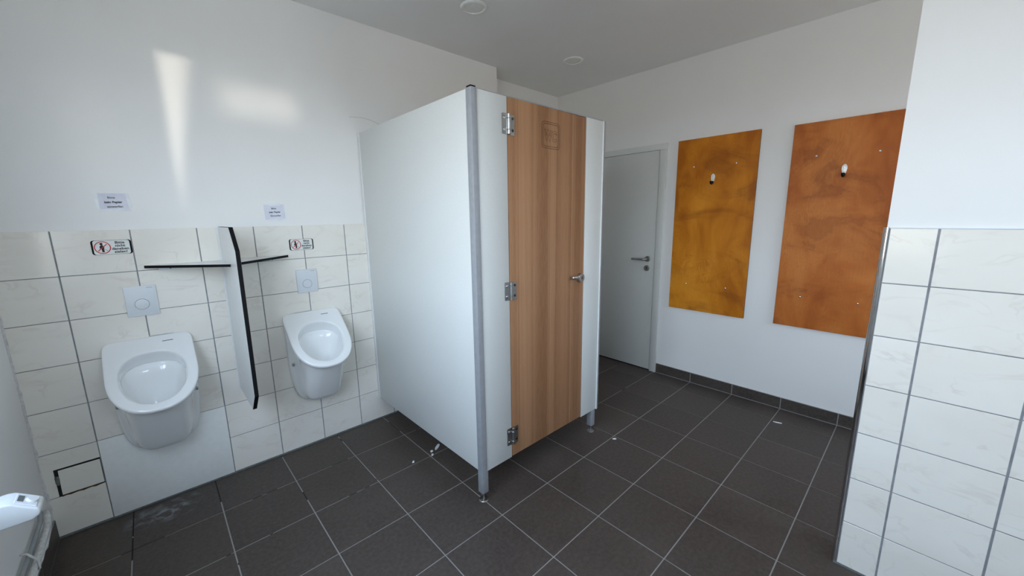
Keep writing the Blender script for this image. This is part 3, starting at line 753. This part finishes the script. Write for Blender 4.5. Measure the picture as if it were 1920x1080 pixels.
# ------------------------------------------------------------------ door in the right wall
dr = bpy.data.objects.new('door_1', None); COL.objects.link(dr); dr.location = (XR, -.53, 0); WLOC['door_1'] = dr.location.copy()
struct(dr, 'plain grey-white interior door with steel lever handle behind the cubicle', 'door')
box('door_leaf', XR - .013, XR - .0005, -.949, -.085, .012, 1.994, M_DOOR, dr, .0015)
for a, b_, c, d in ((-1.014, -.953, .0, 2.0), (-.081, -.022, .0, 2.0)):
    box('door_frame', XR - .017, XR - .0005, a, b_, c, d, M_FRAME, dr, .002)
box('door_frame', XR - .017, XR - .0005, -1.014, -.022, 2.0, 2.050, M_FRAME, dr, .002)
hx = XR - .013
rs = lathe('handle_rosette', (hx, -.884, 1.058), (-1, 0, 0), [(0, .0265), (.007, .0265), (.009, .024), (.009, 0)], M_STEEL, dr, 28)
tube('lever_handle', [(hx - .006, -.884, 1.058), (hx - .040, -.884, 1.058), (hx - .050, -.878, 1.058), (hx - .054, -.862, 1.058), (hx - .054, -.81, 1.057), (hx - .054, -.755, 1.056)], .0098, M_STEEL, dr, 14)
lathe('key_rosette', (hx, -.881, .974), (-1, 0, 0), [(0, .0265), (.007, .0265), (.009, .024), (.009, 0)], M_STEEL, dr, 28)
box('keyhole', hx - .0096, hx - .0085, -.8845, -.8775, .963, .985, M_GAP, dr)
box('threshold_gap', XR - .006, XR - .0008, -.949, -.085, .0, .0115, M_GAP, dr)

# ------------------------------------------------------------------ ceiling downlights (switched off)
def downlight(x, y, label):
    root = empty('ceiling_downlight', (x, y, ZC), label, 'ceiling light', 'round ceiling downlights')
    lathe('light_ring', (x, y, ZC - .0002), (0, 0, -1), [(0, .078), (.004, .078), (.009, .072), (.010, .064), (.006, .060), (.0, .060)], M_LEDRING, root, 48)
    lathe('diffuser', (x, y, ZC - .0002), (0, 0, -1), [(0, .0595), (.0055, .0595), (.0065, .050), (.0065, 0)], M_LED, root, 48)
downlight(1.192, -.620, 'round switched-off ceiling downlight at the top edge, left of the cubicle corner')
downlight(2.270, -.510, 'round switched-off ceiling downlight above the toilet cubicle')

# ------------------------------------------------------------------ heating: pipe, radiator, thermostat
hp = empty('heating_pipe', (XL + .03, -.6, .1), 'rough white painted heating pipe run low along the left wall', 'pipe')
pts = [(XL + .018, -.150, .232), (XL + .024, -.185, .214)] + [(XL + .027, -.22 - .04 * k, .200 + .002 * math.sin(k)) for k in range(30)]
tube('pipe_and_shadow_run', pts, .0115, M_PLASTER, hp, 14, jit=.06)
tube('pipe_and_shadow_run', [(x - .010, y - .03, z + .040) for x, y, z in pts], .0075, simple('pipe_shadow_grey', (.30, .32, .33), .5), hp, 12)  # grey tube stands in for the shadow line beside the white pipe
tube('foam_remnant', [(x + .004, y - .01, z - .013 + random.uniform(-.003, .003)) for x, y, z in pts for _ in (0,)], [.0085 + random.uniform(-.003, .003) for _ in pts], M_PLASTER, hp, 8, jit=.3)
for y in (-.50, -1.0):
    tube('pipe_clip', [(XL + .0005, y + .02, .262), (XL + .018, y + .01, .262), (XL + .041, y, .226), (XL + .041, y - .005, .196), (XL + .028, y - .01, .184)], .0035, M_PLASTER, hp, 8)
rad = empty('radiator', (XL + .08, -2.0, .20), 'white ribbed panel radiator under the window', 'radiator')
prof = []
for k in range(37):
    y = -1.46 - k * .03; prof += [(XL + .120, y), (XL + .120, y - .012), (XL + .110, y - .017), (XL + .110, y - .025)]
prof = prof + [(XL + .050, -2.57), (XL + .050, -1.46)]
prism('radiator_panel', prof, 2, .20, .86, M_VALVE, rad)
box('top_grille', XL + .045, XL + .122, -2.57, -1.455, .861, .870, M_VALVE, rad, .003)
for y in (-1.7, -2.3): box('wall_bracket', XL + .001, XL + .049, y - .02, y + .02, .35, .75, M_PLASTIC, rad)
tube('supply_pipe', [(XL + .075, -1.385, .232), (XL + .075, -1.385, .600), (XL + .075, -1.385, .800)], .011, M_PLASTIC, rad, 12)
tube('valve_body', [(XL + .075, -1.46, .815), (XL + .075, -1.385, .815), (XL + .075, -1.30, .815)], .016, M_CHROME, rad, 14)
tv = empty('radiator_thermostat', (-.70, -1.285, .785), 'white electronic radiator thermostat with small display at the lower left edge', 'thermostat')
TX, TY, TZ = -.648, -1.285, .822
prism('thermostat_body', [(TX - .115, TZ - .024), (TX - .012, TZ - .021), (TX - .001, TZ - .013), (TX + .001, TZ - .003), (TX - .003, TZ + .004), (TX - .036, TZ + .031), (TX - .048, TZ + .034), (TX - .115, TZ + .031)],
      1, TY - .028, TY + .028, M_VALVE, tv, .007, 3)
sd = Vector((.033, 0, -.027)).normalized(); sn = Vector((.027, 0, .033)).normalized(); so = Vector((TX - .0195, TY, TZ + .0175))
def slant_box(nm, u0, u1, v0, v1, h0, h1, m):
    bm = bmesh.new(); vs = bx(bm, u0, u1, v0, v1, h0, h1); bev(bm, .001, 1)
    for v in bm.verts: v.co = so + sd * v.co.x + Vector((0, 1, 0)) * v.co.y + sn * v.co.z
    return finish(nm, bm, m, tv)
slant_box('display_bezel', -.019, .019, -.021, .021, -.002, .0012, M_PLASTIC)
slant_box('display', -.016, -.0045, -.013, .013, -.001, .0018, M_LCD)
lathe('turn_button', so + sd * .0075, sn, [(-.002, .0105), (.003, .0105), (.005, .0085), (.0052, 0)], M_VALVE, tv, 24)
lathe('valve_nut', (-.763, TY, TZ + .005), (-1, 0, 0), [(0, .022), (.028, .022), (.034, .018)], M_CHROME, tv, 20)

# ------------------------------------------------------------------ scraps of paper on the floor
def scrap(x, y, l, w, ang, label):
    bm = bmesh.new(); n = 5; c, s = math.cos(ang), math.sin(ang); top = []; botv = []
    outl = []
    for k in range(10):
        a = 2 * math.pi * k / 10; r = random.uniform(.7, 1.1); outl.append((l / 2 * r * math.cos(a), w / 2 * r * math.sin(a)))
    T_ = [bm.verts.new((x + u * c - v * s, y + u * s + v * c, .002 + random.uniform(0, .004))) for u, v in outl]
    B_ = [bm.verts.new((x + u * c - v * s, y + u * s + v * c, .0003)) for u, v in outl]
    m_ = bm.verts.new((x, y, .006)); b_ = bm.verts.new((x, y, .0003))
    for i in range(10):
        j = (i + 1) % 10; bm.faces.new((T_[i], T_[j], m_)); bm.faces.new((B_[j], B_[i], b_)); bm.faces.new((T_[i], B_[i], B_[j], T_[j]))
    return tag(finish('paper_scrap', bm, M_CRUMB, None, False, True), label, 'paper scrap', 'paper scraps on the floor')
scrap(.795, -.612, .085, .022, math.radians(40), 'long torn white paper scrap under the cubicle side panel')
scrap(.745, -.628, .022, .018, .3, 'small torn white scrap touching the long scrap under the side panel')
scrap(.728, -.664, .022, .016, 1.0, 'small white paper scrap between the long scrap and the floor joint')
scrap(.606, -.645, .020, .013, .7, 'tiny white paper scrap left of the cubicle on a dark joint')
scrap(1.686, -1.358, .030, .011, math.radians(-42), 'small white scrap by the right cubicle leg')
scrap(2.68, -2.050, .060, .010, math.radians(-72), 'thin pale scrap on the floor near the skirting below the boards')
